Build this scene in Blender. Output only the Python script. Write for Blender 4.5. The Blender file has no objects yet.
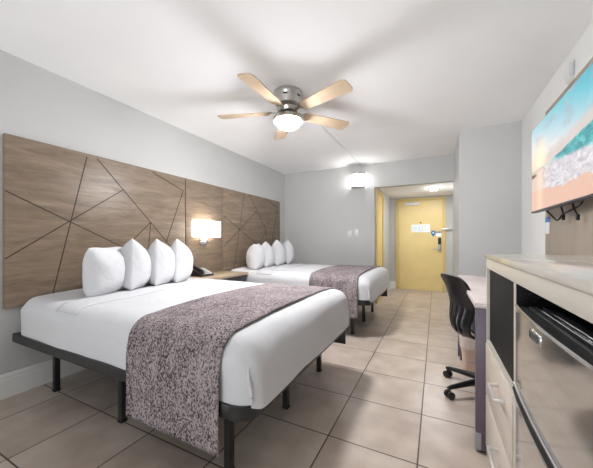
import bpy, bmesh, math, random
from mathutils import Vector, Matrix, noise
random.seed(7)
S = bpy.context.scene
COL = S.collection
PI = math.pi

# ------------------------------------------------------------------ materials
def lin(c):
    out = []
    for v in c[:3]:
        v = v / 255.0
        out.append(v / 12.92 if v <= 0.04045 else ((v + 0.055) / 1.055) ** 2.4)
    return (*out, 1.0)

def new_mat(name):
    m = bpy.data.materials.new(name); m.use_nodes = True
    nt = m.node_tree; nt.nodes.clear()
    out = nt.nodes.new('ShaderNodeOutputMaterial')
    b = nt.nodes.new('ShaderNodeBsdfPrincipled')
    nt.links.new(b.outputs[0], out.inputs[0])
    return m, nt, b

def coords(nt, scale=(1, 1, 1), loc=(0, 0, 0)):
    tc = nt.nodes.new('ShaderNodeTexCoord'); mp = nt.nodes.new('ShaderNodeMapping')
    mp.inputs['Scale'].default_value = scale; mp.inputs['Location'].default_value = loc
    nt.links.new(tc.outputs['Object'], mp.inputs['Vector'])
    return mp.outputs['Vector']

def noise_tex(nt, vec, scale, detail=4, rough=0.55, dist=0.0):
    n = nt.nodes.new('ShaderNodeTexNoise')
    n.inputs['Scale'].default_value = scale; n.inputs['Detail'].default_value = detail
    n.inputs['Roughness'].default_value = rough; n.inputs['Distortion'].default_value = dist
    nt.links.new(vec, n.inputs['Vector'])
    return n.outputs['Fac']

def ramp(nt, fac, stops):
    r = nt.nodes.new('ShaderNodeValToRGB')
    e = r.color_ramp.elements
    e[0].position, e[0].color = stops[0][0], lin(stops[0][1])
    e[1].position, e[1].color = stops[-1][0], lin(stops[-1][1])
    for p, c in stops[1:-1]:
        k = e.new(p); k.color = lin(c)
    nt.links.new(fac, r.inputs['Fac'])
    return r.outputs['Color']

def mixc(nt, fac, a, b, mode='MIX'):
    m = nt.nodes.new('ShaderNodeMix'); m.data_type = 'RGBA'; m.blend_type = mode
    if hasattr(fac, 'node'): nt.links.new(fac, m.inputs[0])
    else: m.inputs[0].default_value = fac
    for s, k in ((a, 6), (b, 7)):
        if hasattr(s, 'node'): nt.links.new(s, m.inputs[k])
        else: m.inputs[k].default_value = lin(s)
    return m.outputs[2]

def math_n(nt, op, a, b=None, c=None):
    m = nt.nodes.new('ShaderNodeMath'); m.operation = op
    for i, v in enumerate((a, b, c)):
        if v is None: continue
        if hasattr(v, 'node'): nt.links.new(v, m.inputs[i])
        else: m.inputs[i].default_value = v
    return m.outputs[0]

def sstep(nt, v, lo, hi):
    m = nt.nodes.new('ShaderNodeMapRange'); m.interpolation_type = 'SMOOTHSTEP'
    nt.links.new(v, m.inputs[0]); m.inputs[1].default_value = lo; m.inputs[2].default_value = hi
    return m.outputs[0]

def bump(nt, bsdf, h, strength=0.2, dist=0.01):
    b = nt.nodes.new('ShaderNodeBump')
    b.inputs['Strength'].default_value = strength; b.inputs['Distance'].default_value = dist
    nt.links.new(h, b.inputs['Height']); nt.links.new(b.outputs[0], bsdf.inputs['Normal'])

def plain(name, rgb, rough=0.5, metal=0.0, var=0.06, scale=6.0, bmp=0.0, bscale=60, spec=0.5, coat=0.0):
    m, nt, b = new_mat(name)
    v = coords(nt)
    n = noise_tex(nt, v, scale)
    lo = tuple(x * (1 - var) for x in rgb); hi = tuple(min(255, x * (1 + var)) for x in rgb)
    nt.links.new(ramp(nt, n, [(0.3, lo), (0.7, hi)]), b.inputs['Base Color'])
    b.inputs['Roughness'].default_value = rough; b.inputs['Metallic'].default_value = metal
    b.inputs['Specular IOR Level'].default_value = spec
    b.inputs['Coat Weight'].default_value = coat
    if bmp: bump(nt, b, noise_tex(nt, v, bscale, 3), bmp, 0.004)
    return m

def wood(name, stops, stretch, scale=3.0, rough=0.5, bmp=0.1):
    m, nt, b = new_mat(name)
    v = coords(nt, stretch)
    n1 = noise_tex(nt, v, scale, 6, 0.6, 0.6)
    n2 = noise_tex(nt, v, scale * 4.5, 4, 0.7, 0.2)
    f = math_n(nt, 'ADD', math_n(nt, 'MULTIPLY', n1, 0.65), math_n(nt, 'MULTIPLY', n2, 0.35))
    nt.links.new(ramp(nt, f, stops), b.inputs['Base Color'])
    b.inputs['Roughness'].default_value = rough
    bump(nt, b, n2, bmp, 0.002)
    return m

def emit(name, rgb, strength, base=(240, 240, 235)):
    m, nt, b = new_mat(name)
    b.inputs['Base Color'].default_value = lin(base)
    b.inputs['Emission Color'].default_value = lin(rgb)
    b.inputs['Emission Strength'].default_value = strength
    b.inputs['Roughness'].default_value = 0.4
    return m

M = {}
M['wall'] = plain('wall_paint', (195, 195, 193), 0.75, var=0.012, scale=1.5, bmp=0.06, bscale=120, spec=0.25)
M['white_wall'] = plain('white_wall_paint', (230, 230, 227), 0.75, var=0.01, scale=1.5, bmp=0.06, bscale=120, spec=0.25)
M['ceiling'] = plain('ceiling_paint', (246, 246, 246), 0.85, var=0.01, scale=1.2, bmp=0.08, bscale=90, spec=0.2)
M['white_trim'] = plain('white_trim_paint', (232, 231, 228), 0.4, var=0.015)
M['yellow_door'] = plain('yellow_door_paint', (224, 200, 136), 0.4, var=0.02, scale=3)
M['yellow_trim'] = plain('yellow_trim_paint', (212, 186, 118), 0.4, var=0.02)
M['black_metal'] = plain('black_powder_coat', (33, 33, 34), 0.38, var=0.08)
M['black_plastic'] = plain('black_plastic', (22, 23, 25), 0.3, var=0.08)
M['black_rubber'] = plain('black_rubber', (20, 20, 20), 0.6)
M['nickel'] = plain('brushed_nickel', (190, 186, 182), 0.28, 1.0, 0.04, 30)
M['chrome'] = plain('chrome', (220, 220, 222), 0.15, 1.0, 0.02)
M['handle'] = plain('satin_aluminium', (215, 213, 210), 0.35, 0.6, 0.03)
M['groove'] = plain('headboard_groove', (62, 50, 40), 0.7)
M['white_plastic'] = plain('white_plastic', (222, 222, 220), 0.4, var=0.02)
M['grey_plastic'] = plain('grey_plastic', (158, 160, 162), 0.4, var=0.03)
M['head_wood'] = wood('weathered_oak_laminate', [(0.30, (96, 80, 66)), (0.45, (118, 101, 84)), (0.58, (133, 116, 98)), (0.74, (154, 137, 118))], (1.0, 0.9, 6.5), 2.6, 0.44, 0.12)
M['night_wood'] = wood('nightstand_oak', [(0.3, (140, 120, 98)), (0.7, (186, 168, 144))], (1, 0.8, 5), 3, 0.4)
M['maple'] = wood('maple_blade', [(0.3, (184, 160, 132)), (0.7, (202, 180, 152))], (2, 2, 2), 2, 0.45, 0.05)
M['dresser_wood'] = wood('whitewashed_laminate', [(0.3, (200, 193, 180)), (0.7, (216, 209, 197))], (4, 0.7, 7), 3, 0.35, 0.05)
M['dresser_top'] = wood('glossy_laminate_top', [(0.3, (196, 190, 180)), (0.7, (214, 209, 200))], (5, 0.7, 5), 3, 0.12, 0.01)
M['drawer_wood'] = wood('drawer_laminate', [(0.3, (200, 186, 172)), (0.7, (222, 211, 198))], (4, 0.7, 7), 3, 0.35, 0.05)
M['wall_panel'] = wood('greige_wall_laminate', [(0.3, (150, 136, 120)), (0.7, (178, 165, 148))], (6, 6, 0.5), 3, 0.4, 0.05)
M['desk_top'] = plain('desk_laminate', (214, 200, 196), 0.25, var=0.025, scale=4)
M['desk_side'] = wood('violet_grey_laminate', [(0.3, (92, 79, 93)), (0.7, (114, 100, 113))], (8, 8, 0.8), 3, 0.4)
M['seat_fabric'] = plain('grey_seat_fabric', (112, 115, 120), 0.8, var=0.08, scale=60, bmp=0.2)
M['paper'] = plain('paper', (236, 240, 240), 0.6, var=0.01)
M['blue'] = plain('blue_print', (44, 108, 172), 0.5, var=0.03)
M['pale_blue'] = plain('pale_blue_print', (176, 208, 216), 0.5, var=0.03)
M['card_blue'] = plain('blue_card', (96, 142, 205), 0.5, var=0.03)
M['grey_print'] = plain('grey_print', (150, 170, 178), 0.5)
M['dark_print'] = plain('dark_print', (60, 62, 66), 0.4)
M['bin'] = plain('blush_plastic', (206, 176, 158), 0.45, var=0.05)
M['globe'] = emit('lit_glass_globe', (250, 251, 255), 200.0)
M['shade'] = emit('lit_lamp_shade', (255, 248, 238), 2.6)
M['sconce_glass'] = emit('lit_sconce_glass', (252, 251, 250), 12.0)
M['hall_lamp'] = emit('lit_hall_panel', (250, 251, 255), 72.0)
M['bulb'] = emit('lit_bulb', (255, 249, 240), 55.0)

def mat_linen(name, rgb, wr=0.35, sc=5.0):
    m, nt, b = new_mat(name)
    v = coords(nt)
    b.inputs['Base Color'].default_value = lin(rgb)
    b.inputs['Roughness'].default_value = 0.85
    b.inputs['Specular IOR Level'].default_value = 0.2
    b.inputs['Sheen Weight'].default_value = 0.15
    n1 = noise_tex(nt, v, sc, 4, 0.5, 0.8); n2 = noise_tex(nt, v, 220, 2)
    h = math_n(nt, 'ADD', n1, math_n(nt, 'MULTIPLY', n2, 0.04))
    bump(nt, b, h, wr, 0.03)
    return m
M['linen'] = mat_linen('white_sheet_cotton', (203, 203, 205), 0.45, 4.0)
M['pillow'] = mat_linen('white_pillow_cotton', (203, 203, 205), 0.4, 9.0)

def mat_runner():
    m, nt, b = new_mat('mottled_runner_weave')
    v = coords(nt, (1.0, 1.0, 0.7))
    fine = noise_tex(nt, v, 135, 2, 0.6)
    vs = coords(nt, (1.0, 0.5, 0.22))
    streak = noise_tex(nt, vs, 45, 2, 0.5)
    big = noise_tex(nt, v, 7, 3, 0.5)
    f = math_n(nt, 'ADD', math_n(nt, 'MULTIPLY', fine, 0.72),
               math_n(nt, 'ADD', math_n(nt, 'MULTIPLY', streak, 0.18), math_n(nt, 'MULTIPLY', big, 0.14)))
    c = ramp(nt, f, [(0.41, (58, 51, 58)), (0.475, (100, 90, 93)), (0.54, (148, 136, 137)), (0.66, (172, 161, 159))])
    nt.links.new(c, b.inputs['Base Color'])
    b.inputs['Roughness'].default_value = 0.9; b.inputs['Specular IOR Level'].default_value = 0.2
    bump(nt, b, fine, 0.35, 0.004)
    return m
M['runner'] = mat_runner()

def mat_tile():
    m, nt, b = new_mat('beige_ceramic_tile')
    v = coords(nt)
    sx = nt.nodes.new('ShaderNodeSeparateXYZ'); nt.links.new(v, sx.inputs[0])
    PX, PY = 0.465, 0.445
    def cell(o, off, p):
        q = math_n(nt, 'DIVIDE', math_n(nt, 'SUBTRACT', o, off), p)
        return math_n(nt, 'FRACT', q), math_n(nt, 'FLOOR', q)
    fx, ix = cell(sx.outputs[0], -0.083 - PX * 20, PX)
    fy, iy = cell(sx.outputs[1], 1.06 - PY * 20, PY)
    ex = math_n(nt, 'MULTIPLY', math_n(nt, 'SUBTRACT', 0.5, math_n(nt, 'ABSOLUTE', math_n(nt, 'SUBTRACT', fx, 0.5))), PX)
    ey = math_n(nt, 'MULTIPLY', math_n(nt, 'SUBTRACT', 0.5, math_n(nt, 'ABSOLUTE', math_n(nt, 'SUBTRACT', fy, 0.5))), PY)
    d = math_n(nt, 'MINIMUM', ex, ey)
    tile = sstep(nt, d, 0.0026, 0.0048)
    cv = nt.nodes.new('ShaderNodeCombineXYZ'); nt.links.new(ix, cv.inputs[0]); nt.links.new(iy, cv.inputs[1])
    wn = nt.nodes.new('ShaderNodeTexWhiteNoise'); wn.noise_dimensions = '2D'; nt.links.new(cv.outputs[0], wn.inputs['Vector'])
    va = nt.nodes.new('ShaderNodeVectorMath'); va.operation = 'MULTIPLY_ADD'
    nt.links.new(cv.outputs[0], va.inputs[0]); va.inputs[1].default_value = (3.7, 5.1, 0); nt.links.new(v, va.inputs[2])
    n = noise_tex(nt, va.outputs[0], 5.0, 4, 0.5, 0.0)
    f = math_n(nt, 'ADD', math_n(nt, 'MULTIPLY', n, 0.85), math_n(nt, 'MULTIPLY', wn.outputs[0], 0.15))
    body = ramp(nt, f, [(0.3, (170, 154, 141)), (0.5, (187, 172, 159)), (0.7, (201, 188, 175))])
    col = mixc(nt, tile, (70, 60, 52), body)
    nt.links.new(col, b.inputs['Base Color'])
    r = nt.nodes.new('ShaderNodeMapRange'); nt.links.new(n, r.inputs[0])
    r.inputs[3].default_value = 0.29; r.inputs[4].default_value = 0.33
    nt.links.new(r.outputs[0], b.inputs['Roughness'])
    bump(nt, b, tile, 0.35, 0.003)
    return m
M['tile'] = mat_tile()

def mat_steel():
    m, nt, b = new_mat('stainless_door')
    v = coords(nt, (1, 0.4, 30))
    n = noise_tex(nt, v, 12, 3)
    nt.links.new(ramp(nt, n, [(0.3, (200, 199, 197)), (0.7, (212, 211, 209))]), b.inputs['Base Color'])
    b.inputs['Metallic'].default_value = 0.92; b.inputs['Roughness'].default_value = 0.11
    return m
M['steel'] = mat_steel()

def mat_speckle():
    m, nt, b = new_mat('black_speckled_panel')
    v = coords(nt)
    n = noise_tex(nt, v, 130, 2, 0.7)
    nt.links.new(ramp(nt, n, [(0.45, (9, 9, 12)), (0.6, (15, 16, 20)), (0.74, (60, 64, 74))]), b.inputs['Base Color'])
    b.inputs['Roughness'].default_value = 0.55; b.inputs['Specular IOR Level'].default_value = 0.25
    return m
M['speckle'] = mat_speckle()

TVY0, TVY1, TVZ0, TVZ1 = 1.80, 2.985, 1.35, 2.02
def mat_screen():
    # a beach photograph: peach sky with a low sun, turquoise breaker, foam, pink sand
    m, nt, b = new_mat('television_picture')
    v = coords(nt)
    sx = nt.nodes.new('ShaderNodeSeparateXYZ'); nt.links.new(v, sx.inputs[0])
    s = math_n(nt, 'DIVIDE', math_n(nt, 'SUBTRACT', (TVY1 - TVY0) / 2, sx.outputs[1]), TVY1 - TVY0)
    t = math_n(nt, 'DIVIDE', sx.outputs[2], TVZ1 - TVZ0)
    n1 = noise_tex(nt, coords(nt, (1, 1, 2.4)), 5, 5, 0.6, 0.6)
    n2 = noise_tex(nt, coords(nt, (1, 1, 2.6)), 14, 3, 0.55, 0.6)
    nn = math_n(nt, 'SUBTRACT', n1, 0.5)
    # sky
    skyf = math_n(nt, 'ADD', math_n(nt, 'ADD', math_n(nt, 'MULTIPLY', math_n(nt, 'SUBTRACT', t, 0.5), 1.1), math_n(nt, 'MULTIPLY', s, 0.45)), math_n(nt, 'MULTIPLY', nn, 0.25))
    sky = ramp(nt, skyf, [(0.0, (244, 216, 196)), (0.3, (228, 226, 226)), (0.52, (176, 210, 220)), (0.74, (110, 194, 208)), (0.95, (64, 168, 188))])
    n3 = noise_tex(nt, coords(nt, (1, 1.2, 3.0)), 3.2, 2, 0.5, 0.0)
    cl = sstep(nt, n3, 0.50, 0.70)
    sky = mixc(nt, math_n(nt, 'MULTIPLY', cl, 0.65), sky, (170, 172, 182))
    # low cloud bank over the sea
    bank_l = math_n(nt, 'ADD', 0.46, math_n(nt, 'MULTIPLY', s, 0.17))
    tt = math_n(nt, 'SUBTRACT', math_n(nt, 'ADD', t, math_n(nt, 'MULTIPLY', nn, 0.10)), bank_l)
    bankf = math_n(nt, 'SUBTRACT', 1.0, sstep(nt, tt, 0.02, 0.10))
    sky = mixc(nt, math_n(nt, 'MULTIPLY', bankf, 0.8), sky, (214, 196, 188))
    # sun glow
    dx = math_n(nt, 'SUBTRACT', s, 0.17); dz = math_n(nt, 'MULTIPLY', math_n(nt, 'SUBTRACT', t, 0.58), 0.6)
    dist = math_n(nt, 'SQRT', math_n(nt, 'ADD', math_n(nt, 'MULTIPLY', dx, dx), math_n(nt, 'MULTIPLY', dz, dz)))
    glow = math_n(nt, 'SUBTRACT', 1.0, sstep(nt, dist, 0.01, 0.20))
    sky = mixc(nt, glow, sky, (255, 238, 206))
    # breaker: between two slanted lines fanning from s=.36
    k = math_n(nt, 'MAXIMUM', math_n(nt, 'SUBTRACT', s, 0.36), 0.0)
    top = math_n(nt, 'ADD', 0.47, math_n(nt, 'MULTIPLY', k, 0.20))
    bot = math_n(nt, 'SUBTRACT', 0.47, math_n(nt, 'MULTIPLY', k, 0.17))
    tw = math_n(nt, 'ADD', t, math_n(nt, 'MULTIPLY', nn, 0.05))
    below = math_n(nt, 'SUBTRACT', 1.0, sstep(nt, math_n(nt, 'SUBTRACT', tw, top), -0.008, 0.008))
    wavec = ramp(nt, n2, [(0.35, (34, 132, 142)), (0.5, (60, 168, 172)), (0.66, (120, 205, 205))])
    pic = mixc(nt, below, sky, wavec)
    # foam
    belowf = math_n(nt, 'SUBTRACT', 1.0, sstep(nt, math_n(nt, 'SUBTRACT', tw, bot), -0.03, 0.02))
    foamc = ramp(nt, n2, [(0.34, (184, 178, 188)), (0.5, (212, 206, 212)), (0.66, (236, 233, 236))])
    warm = math_n(nt, 'SUBTRACT', 1.0, sstep(nt, s, 0.08, 0.42))
    foamc = mixc(nt, math_n(nt, 'MULTIPLY', warm, 0.75), foamc, (228, 196, 176))
    pic = mixc(nt, belowf, pic, foamc)
    # sand
    edge = math_n(nt, 'ADD', math_n(nt, 'SUBTRACT', 0.24, math_n(nt, 'MULTIPLY', s, 0.10)), math_n(nt, 'MULTIPLY', nn, 0.18))
    sandf = math_n(nt, 'SUBTRACT', 1.0, sstep(nt, math_n(nt, 'SUBTRACT', t, edge), -0.006, 0.006))
    pic = mixc(nt, sandf, pic, (226, 184, 164))
    # sun streak on wet sand
    st = math_n(nt, 'MULTIPLY', math_n(nt, 'SUBTRACT', 1.0, sstep(nt, math_n(nt, 'ABSOLUTE', dx), 0.0, 0.09)), math_n(nt, 'SUBTRACT', 1.0, sstep(nt, t, 0.35, 0.62)))
    pic = mixc(nt, math_n(nt, 'MULTIPLY', st, 0.6), pic, (255, 226, 190))
    # dark headland at left
    hd = math_n(nt, 'MULTIPLY', math_n(nt, 'SUBTRACT', 1.0, sstep(nt, s, 0.05, 0.14)), math_n(nt, 'SUBTRACT', 1.0, sstep(nt, math_n(nt, 'ABSOLUTE', math_n(nt, 'SUBTRACT', t, 0.42)), 0.01, 0.035)))
    pic = mixc(nt, hd, pic, (92, 62, 58))
    b.inputs['Base Color'].default_value = (0.01, 0.01, 0.01, 1)
    b.inputs['Roughness'].default_value = 0.35
    nt.links.new(pic, b.inputs['Emission Color']); b.inputs['Emission Strength'].default_value = SCREEN
    return m

# ------------------------------------------------------------------ mesh helpers
def box(bm, lo, hi, bev=0.0, seg=2):
    c = [(a + b) / 2 for a, b in zip(lo, hi)]; d = [abs(b - a) for a, b in zip(lo, hi)]
    r = bmesh.ops.create_cube(bm, size=1, matrix=Matrix.Translation(c) @ Matrix.Diagonal((*d, 1)))
    if bev:
        es = list({e for v in r['verts'] for e in v.link_edges})
        bmesh.ops.bevel(bm, geom=es, offset=bev, segments=seg, affect='EDGES', profile=0.5)

def B(lo, hi, bev=0.0, seg=2):
    bm = bmesh.new(); box(bm, lo, hi, bev, seg); return bm

def cyl(bm, p0, p1, r, r2=None, n=24):
    p0, p1 = Vector(p0), Vector(p1); d = p1 - p0
    q = d.to_track_quat('Z', 'Y').to_matrix().to_4x4()
    bmesh.ops.create_cone(bm, cap_ends=True, segments=n, radius1=r, radius2=r if r2 is None else r2, depth=d.length,
                          matrix=Matrix.Translation((p0 + p1) / 2) @ q)

def tube(bm, pts, r, n=10):
    pts = [Vector(p) for p in pts]; rings = []
    for i, p in enumerate(pts):
        t = (pts[min(i + 1, len(pts) - 1)] - pts[max(i - 1, 0)]).normalized()
        a = t.cross(Vector((0, 0, 1)))
        if a.length < 1e-3: a = t.cross(Vector((1, 0, 0)))
        a.normalize(); b = t.cross(a).normalized()
        rr = r[i] if isinstance(r, (list, tuple)) else r
        rings.append([bm.verts.new(p + a * math.cos(2 * PI * k / n) * rr + b * math.sin(2 * PI * k / n) * rr) for k in range(n)])
    for A, Bq in zip(rings, rings[1:]):
        for k in range(n): bm.faces.new((A[k], A[(k + 1) % n], Bq[(k + 1) % n], Bq[k]))
    bm.faces.new(rings[0]); bm.faces.new(list(reversed(rings[-1])))

def smooth_path(pts, n=8):
    P = [Vector(p) for p in pts]; out = []
    for i in range(len(P) - 1):
        p0, p1, p2, p3 = P[max(i - 1, 0)], P[i], P[i + 1], P[min(i + 2, len(P) - 1)]
        for k in range(n):
            t = k / n
            out.append(0.5 * ((2 * p1) + (p2 - p0) * t + (2 * p0 - 5 * p1 + 4 * p2 - p3) * t * t + (3 * p1 - p0 - 3 * p2 + p3) * t ** 3))
    out.append(P[-1]); return out

def lathe(bm, prof, c, n=32, sweep=2 * PI, start=0.0):
    full = abs(sweep - 2 * PI) < 1e-6
    m = n if full else n + 1
    rings = []
    for r, z in prof:
        if r < 1e-6 and full:
            rings.append([bm.verts.new((c[0], c[1], c[2] + z))])
        else:
            rings.append([bm.verts.new((c[0] + r * math.cos(start + sweep * k / n), c[1] + r * math.sin(start + sweep * k / n), c[2] + z)) for k in range(m)])
    for A, Q in zip(rings, rings[1:]):
        cnt = n
        for k in range(cnt):
            k2 = (k + 1) % m if full else k + 1
            if len(A) == 1: bm.faces.new((A[0], Q[k2], Q[k]))
            elif len(Q) == 1: bm.faces.new((A[k], A[k2], Q[0]))
            else: bm.faces.new((A[k], A[k2], Q[k2], Q[k]))

def prism(bm, pts, axis, a, b):
    # extrude a 2-D outline along an axis ('x','y','z') from a to b
    def mk(p, w):
        return {'x': (w, p[0], p[1]), 'y': (p[0], w, p[1]), 'z': (p[0], p[1], w)}[axis]
    A = [bm.verts.new(mk(p, a)) for p in pts]; Q = [bm.verts.new(mk(p, b)) for p in pts]
    bm.faces.new(A); bm.faces.new(list(reversed(Q)))
    n = len(pts)
    for k in range(n): bm.faces.new((A[k], Q[k], Q[(k + 1) % n], A[(k + 1) % n]))

def rslab(lo, hi, r, step=0.05, grow=0.0, crown=0.0, wob=0.0, seed=0.0, keep=None):
    # rounded block on an even grid, with slight crown and wrinkles; keep(face centre) drops faces
    bm = bmesh.new()
    lo, hi = Vector(lo), Vector(hi)
    def axis(a, b):
        n1 = 6
        L = [a + r * i / n1 for i in range(n1)]
        n = max(2, int((b - a - 2 * r) / step))
        L += [a + r + (b - a - 2 * r) * i / n for i in range(n + 1)]
        L += [b - r + r * i / n1 for i in range(1, n1 + 1)]
        return L
    ax = [axis(lo[i], hi[i]) for i in range(3)]
    cache = {}
    ilo, ihi = lo + Vector((r,) * 3), hi - Vector((r,) * 3)
    def V(p):
        key = tuple(round(x, 5) for x in p)
        if key in cache: return cache[key]
        p = Vector(p)
        q = Vector([min(max(p[i], ilo[i]), ihi[i]) for i in range(3)])
        d = p - q
        nrm = d.normalized() if d.length > 1e-9 else Vector((0, 0, 1))
        w = q + nrm * (r + grow)
        if crown and nrm.z > 0.3:
            fy = 1 - ((p.y - (lo.y + hi.y) / 2) / ((hi.y - lo.y) / 2)) ** 2
            w.z += crown * max(fy, 0) * nrm.z
        if wob:
            nz = noise.fractal(Vector((p.x * 3.1 + seed, p.y * 3.1, p.z * 5)), 1.0, 2.0, 3)
            w += nrm * nz * wob
        cache[key] = bm.verts.new(w); return cache[key]
    for a in range(3):
        b, c = (a + 1) % 3, (a + 2) % 3
        for side in (0, 1):
            w = ax[a][0] if side == 0 else ax[a][-1]
            for i in range(len(ax[b]) - 1):
                for j in range(len(ax[c]) - 1):
                    q = []
                    for (u, v_) in ((i, j), (i + 1, j), (i + 1, j + 1), (i, j + 1)):
                        p = [0, 0, 0]; p[a] = w; p[b] = ax[b][u]; p[c] = ax[c][v_]; q.append(p)
                    cen = [sum(t[k] for t in q) / 4 for k in range(3)]
                    if keep and not keep(cen, a, side): continue
                    vs = [V(p) for p in q]
                    if side == 0: vs.reverse()
                    try: bm.faces.new(vs)
                    except ValueError: pass
    return bm

def root_loc(p):
    l = Vector((0, 0, 0))
    while p is not None:
        l += p.location; p = p.parent
    return l

def obj(name, bm, m, parent=None, smooth=True, angle=40, at=None):
    bmesh.ops.recalc_face_normals(bm, faces=bm.faces)
    if parent is not None:
        bmesh.ops.translate(bm, verts=bm.verts, vec=-root_loc(parent))
    elif at is not None:
        bmesh.ops.translate(bm, verts=bm.verts, vec=-Vector(at))
    me = bpy.data.meshes.new(name); bm.to_mesh(me); bm.free()
    if smooth:
        me.shade_smooth(); me.set_sharp_from_angle(angle=math.radians(angle))
    for mm in (m if isinstance(m, (list, tuple)) else [m]): me.materials.append(mm)
    o = bpy.data.objects.new(name, me); COL.objects.link(o)
    if parent is not None: o.parent = parent
    elif at is not None: o.location = at
    return o

def thing(name, label, cat, loc, group=None):
    o = bpy.data.objects.new(name, None); COL.objects.link(o); o.empty_display_size = 0.1
    o.location = loc; o['label'] = label; o['category'] = cat
    if group: o['group'] = group
    return o

def tag(o, label, cat, group=None):
    o['label'] = label; o['category'] = cat
    if group: o['group'] = group
    return o

def struct(name, bm, m, parent=None, smooth=False):
    o = obj(name, bm, m, parent, smooth=smooth)
    if parent is None: o['kind'] = 'structure'
    return o

def dup(root, loc, label, group=None):
    r = root.copy(); COL.objects.link(r); r.location = loc; r['label'] = label
    if group: r['group'] = group
    for ch in list(root.children):
        c = ch.copy(); COL.objects.link(c); c.parent = r
        for g in list(ch.children):
            d = g.copy(); COL.objects.link(d); d.parent = c
    return r

def solid(o, t, offset=0.0):
    md = o.modifiers.new('thickness', 'SOLIDIFY'); md.thickness = t; md.offset = offset
    return o

# ------------------------------------------------------------------ dimensions
XL, XR = -2.72, 0.85            # left and right wall
YF, YB = -3.00, 4.92            # wall behind the camera, far wall
ZC = 2.44
XB, YK = 0.25, 3.90             # bathroom block corner
HX0, HX1, HY1, HZ = -0.96, 0.32, 6.82, 2.09   # hallway
OX0, OX1, OZ = -0.96, 0.24, 2.03
T = 0.12
EXPOSURE = 0.92
SCREEN = 0.56

# ------------------------------------------------------------------ setting
struct('floor', B((XL - T, YF - T, -0.1), (XR + T, HY1 + T, 0.0)), M['tile'])
struct('ceiling', B((XL - T, YF - T, ZC), (XR + T, YB + T, ZC + 0.1)), M['ceiling'])
struct('wall_left', B((XL - T, YF - T, 0), (XL, YB + T, ZC)), M['wall'])
struct('wall_right', B((XR, YF - T, 0), (XR + T, YK + 0.2, ZC)), M['white_wall'])
bm = bmesh.new()
box(bm, (XL, YB, 0), (OX0, YB + T, ZC)); box(bm, (OX0, YB, OZ), (OX1, YB + T, ZC)); box(bm, (OX1, YB, 0), (HX1 + T, YB + T, ZC))
struct('wall_back', bm, M['wall'])
bm = bmesh.new()
box(bm, (XB, YK, 0), (XR + 0.0, YK + T, ZC)); box(bm, (XB, YK + T, 0), (XB + T, YB, ZC))
struct('wall_bathroom', bm, M['wall'])
struct('wall_hall_left', B((HX0 - T, YB + T, 0), (HX0, HY1, HZ)), M['wall'])
struct('wall_hall_right', B((HX1, YB + T, 0), (HX1 + T, HY1, HZ)), M['wall'])
DX0, DX1, DZ = -0.765, 0.115, 2.01
bm = bmesh.new()
box(bm, (HX0 - T, HY1, 0), (DX0 - 0.07, HY1 + T, HZ)); box(bm, (DX1 + 0.07, HY1, 0), (HX1 + T, HY1 + T, HZ))
box(bm, (DX0 - 0.07, HY1, DZ + 0.05), (DX1 + 0.07, HY1 + T, HZ))
struct('wall_hall_end', bm, M['wall'])
struct('ceiling_hall', B((HX0 - T, YB + T, HZ), (HX1 + T, HY1 + T, HZ + 0.1)), M['ceiling'])
# wall with the window behind the camera
WX0, WX1, WZ0, WZ1 = -2.5, 0.65, 0.06, 2.25
bm = bmesh.new()
box(bm, (XL, YF - T, 0), (WX0, YF, ZC)); box(bm, (WX1, YF - T, 0), (XR, YF, ZC))
box(bm, (WX0, YF - T, 0), (WX1, YF, WZ0)); box(bm, (WX0, YF - T, WZ1), (WX1, YF, ZC))
struct('wall_front', bm, M['wall'])
bm = bmesh.new()
for a, b_ in (((WX0, WZ0), (WX1, WZ0 + 0.05)), ((WX0, WZ1 - 0.05), (WX1, WZ1)), ((WX0, WZ0 + 0.05), (WX0 + 0.05, WZ1 - 0.05)),
              ((WX1 - 0.05, WZ0 + 0.05), (WX1, WZ1 - 0.05)), ((-0.95, WZ0 + 0.05), (-0.90, WZ1 - 0.05))):
    box(bm, (a[0], YF - 0.09, a[1]), (b_[0], YF - 0.04, b_[1]), 0.005)
struct('window_1', bm, M['white_trim'])

def baseboard(name, axis, fixed, a, b, sgn, h=0.17):
    bm = bmesh.new()
    prof = [(0, 0), (0.016, 0), (0.016, h - 0.045), (0.012, h - 0.035), (0.012, h - 0.02), (0.006, h - 0.006), (0.0, h)]
    if axis == 'y': prism(bm, [(fixed + sgn * p, z) for p, z in prof], 'y', a, b)
    else: prism(bm, [(fixed + sgn * p, z) for p, z in prof], 'x', a, b)
    struct(name, bm, M['white_trim'])
baseboard('baseboard_left', 'y', XL, YF, YB, 1)
baseboard('baseboard_back', 'x', YB, XL + 0.016, OX0, -1)
baseboard('baseboard_bathroom', 'x', YK, XB, XR, -1)
baseboard('baseboard_right', 'y', XR, YF, YK - 0.016, -1)
baseboard('baseboard_hall_left', 'y', HX0, 5.80, HY1, 1)
baseboard('baseboard_hall_end', 'x', HY1, HX0 + 0.016, DX0 - 0.07, -1)
baseboard('baseboard_hall_right', 'y', HX1, YB + T, HY1, -1)

# closet door in the hall's left wall, with its frame
bm = bmesh.new()
y0, y1 = YB + T, 5.76
box(bm, (HX0, y0, 0), (HX0 + 0.03, y0 + 0.07, OZ), 0.004); box(bm, (HX0, y1 - 0.07, 0), (HX0 + 0.03, y1, OZ), 0.004)
box(bm, (HX0, y0 + 0.07, OZ - 0.07), (HX0 + 0.03, y1 - 0.07, OZ), 0.004)
struct('trim_1', bm, M['yellow_trim'])
d2 = struct('door_2', B((HX0, y0 + 0.07, 0.01), (HX0 + 0.015, y1 - 0.07, OZ - 0.07), 0.003), M['yellow_door'])
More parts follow.
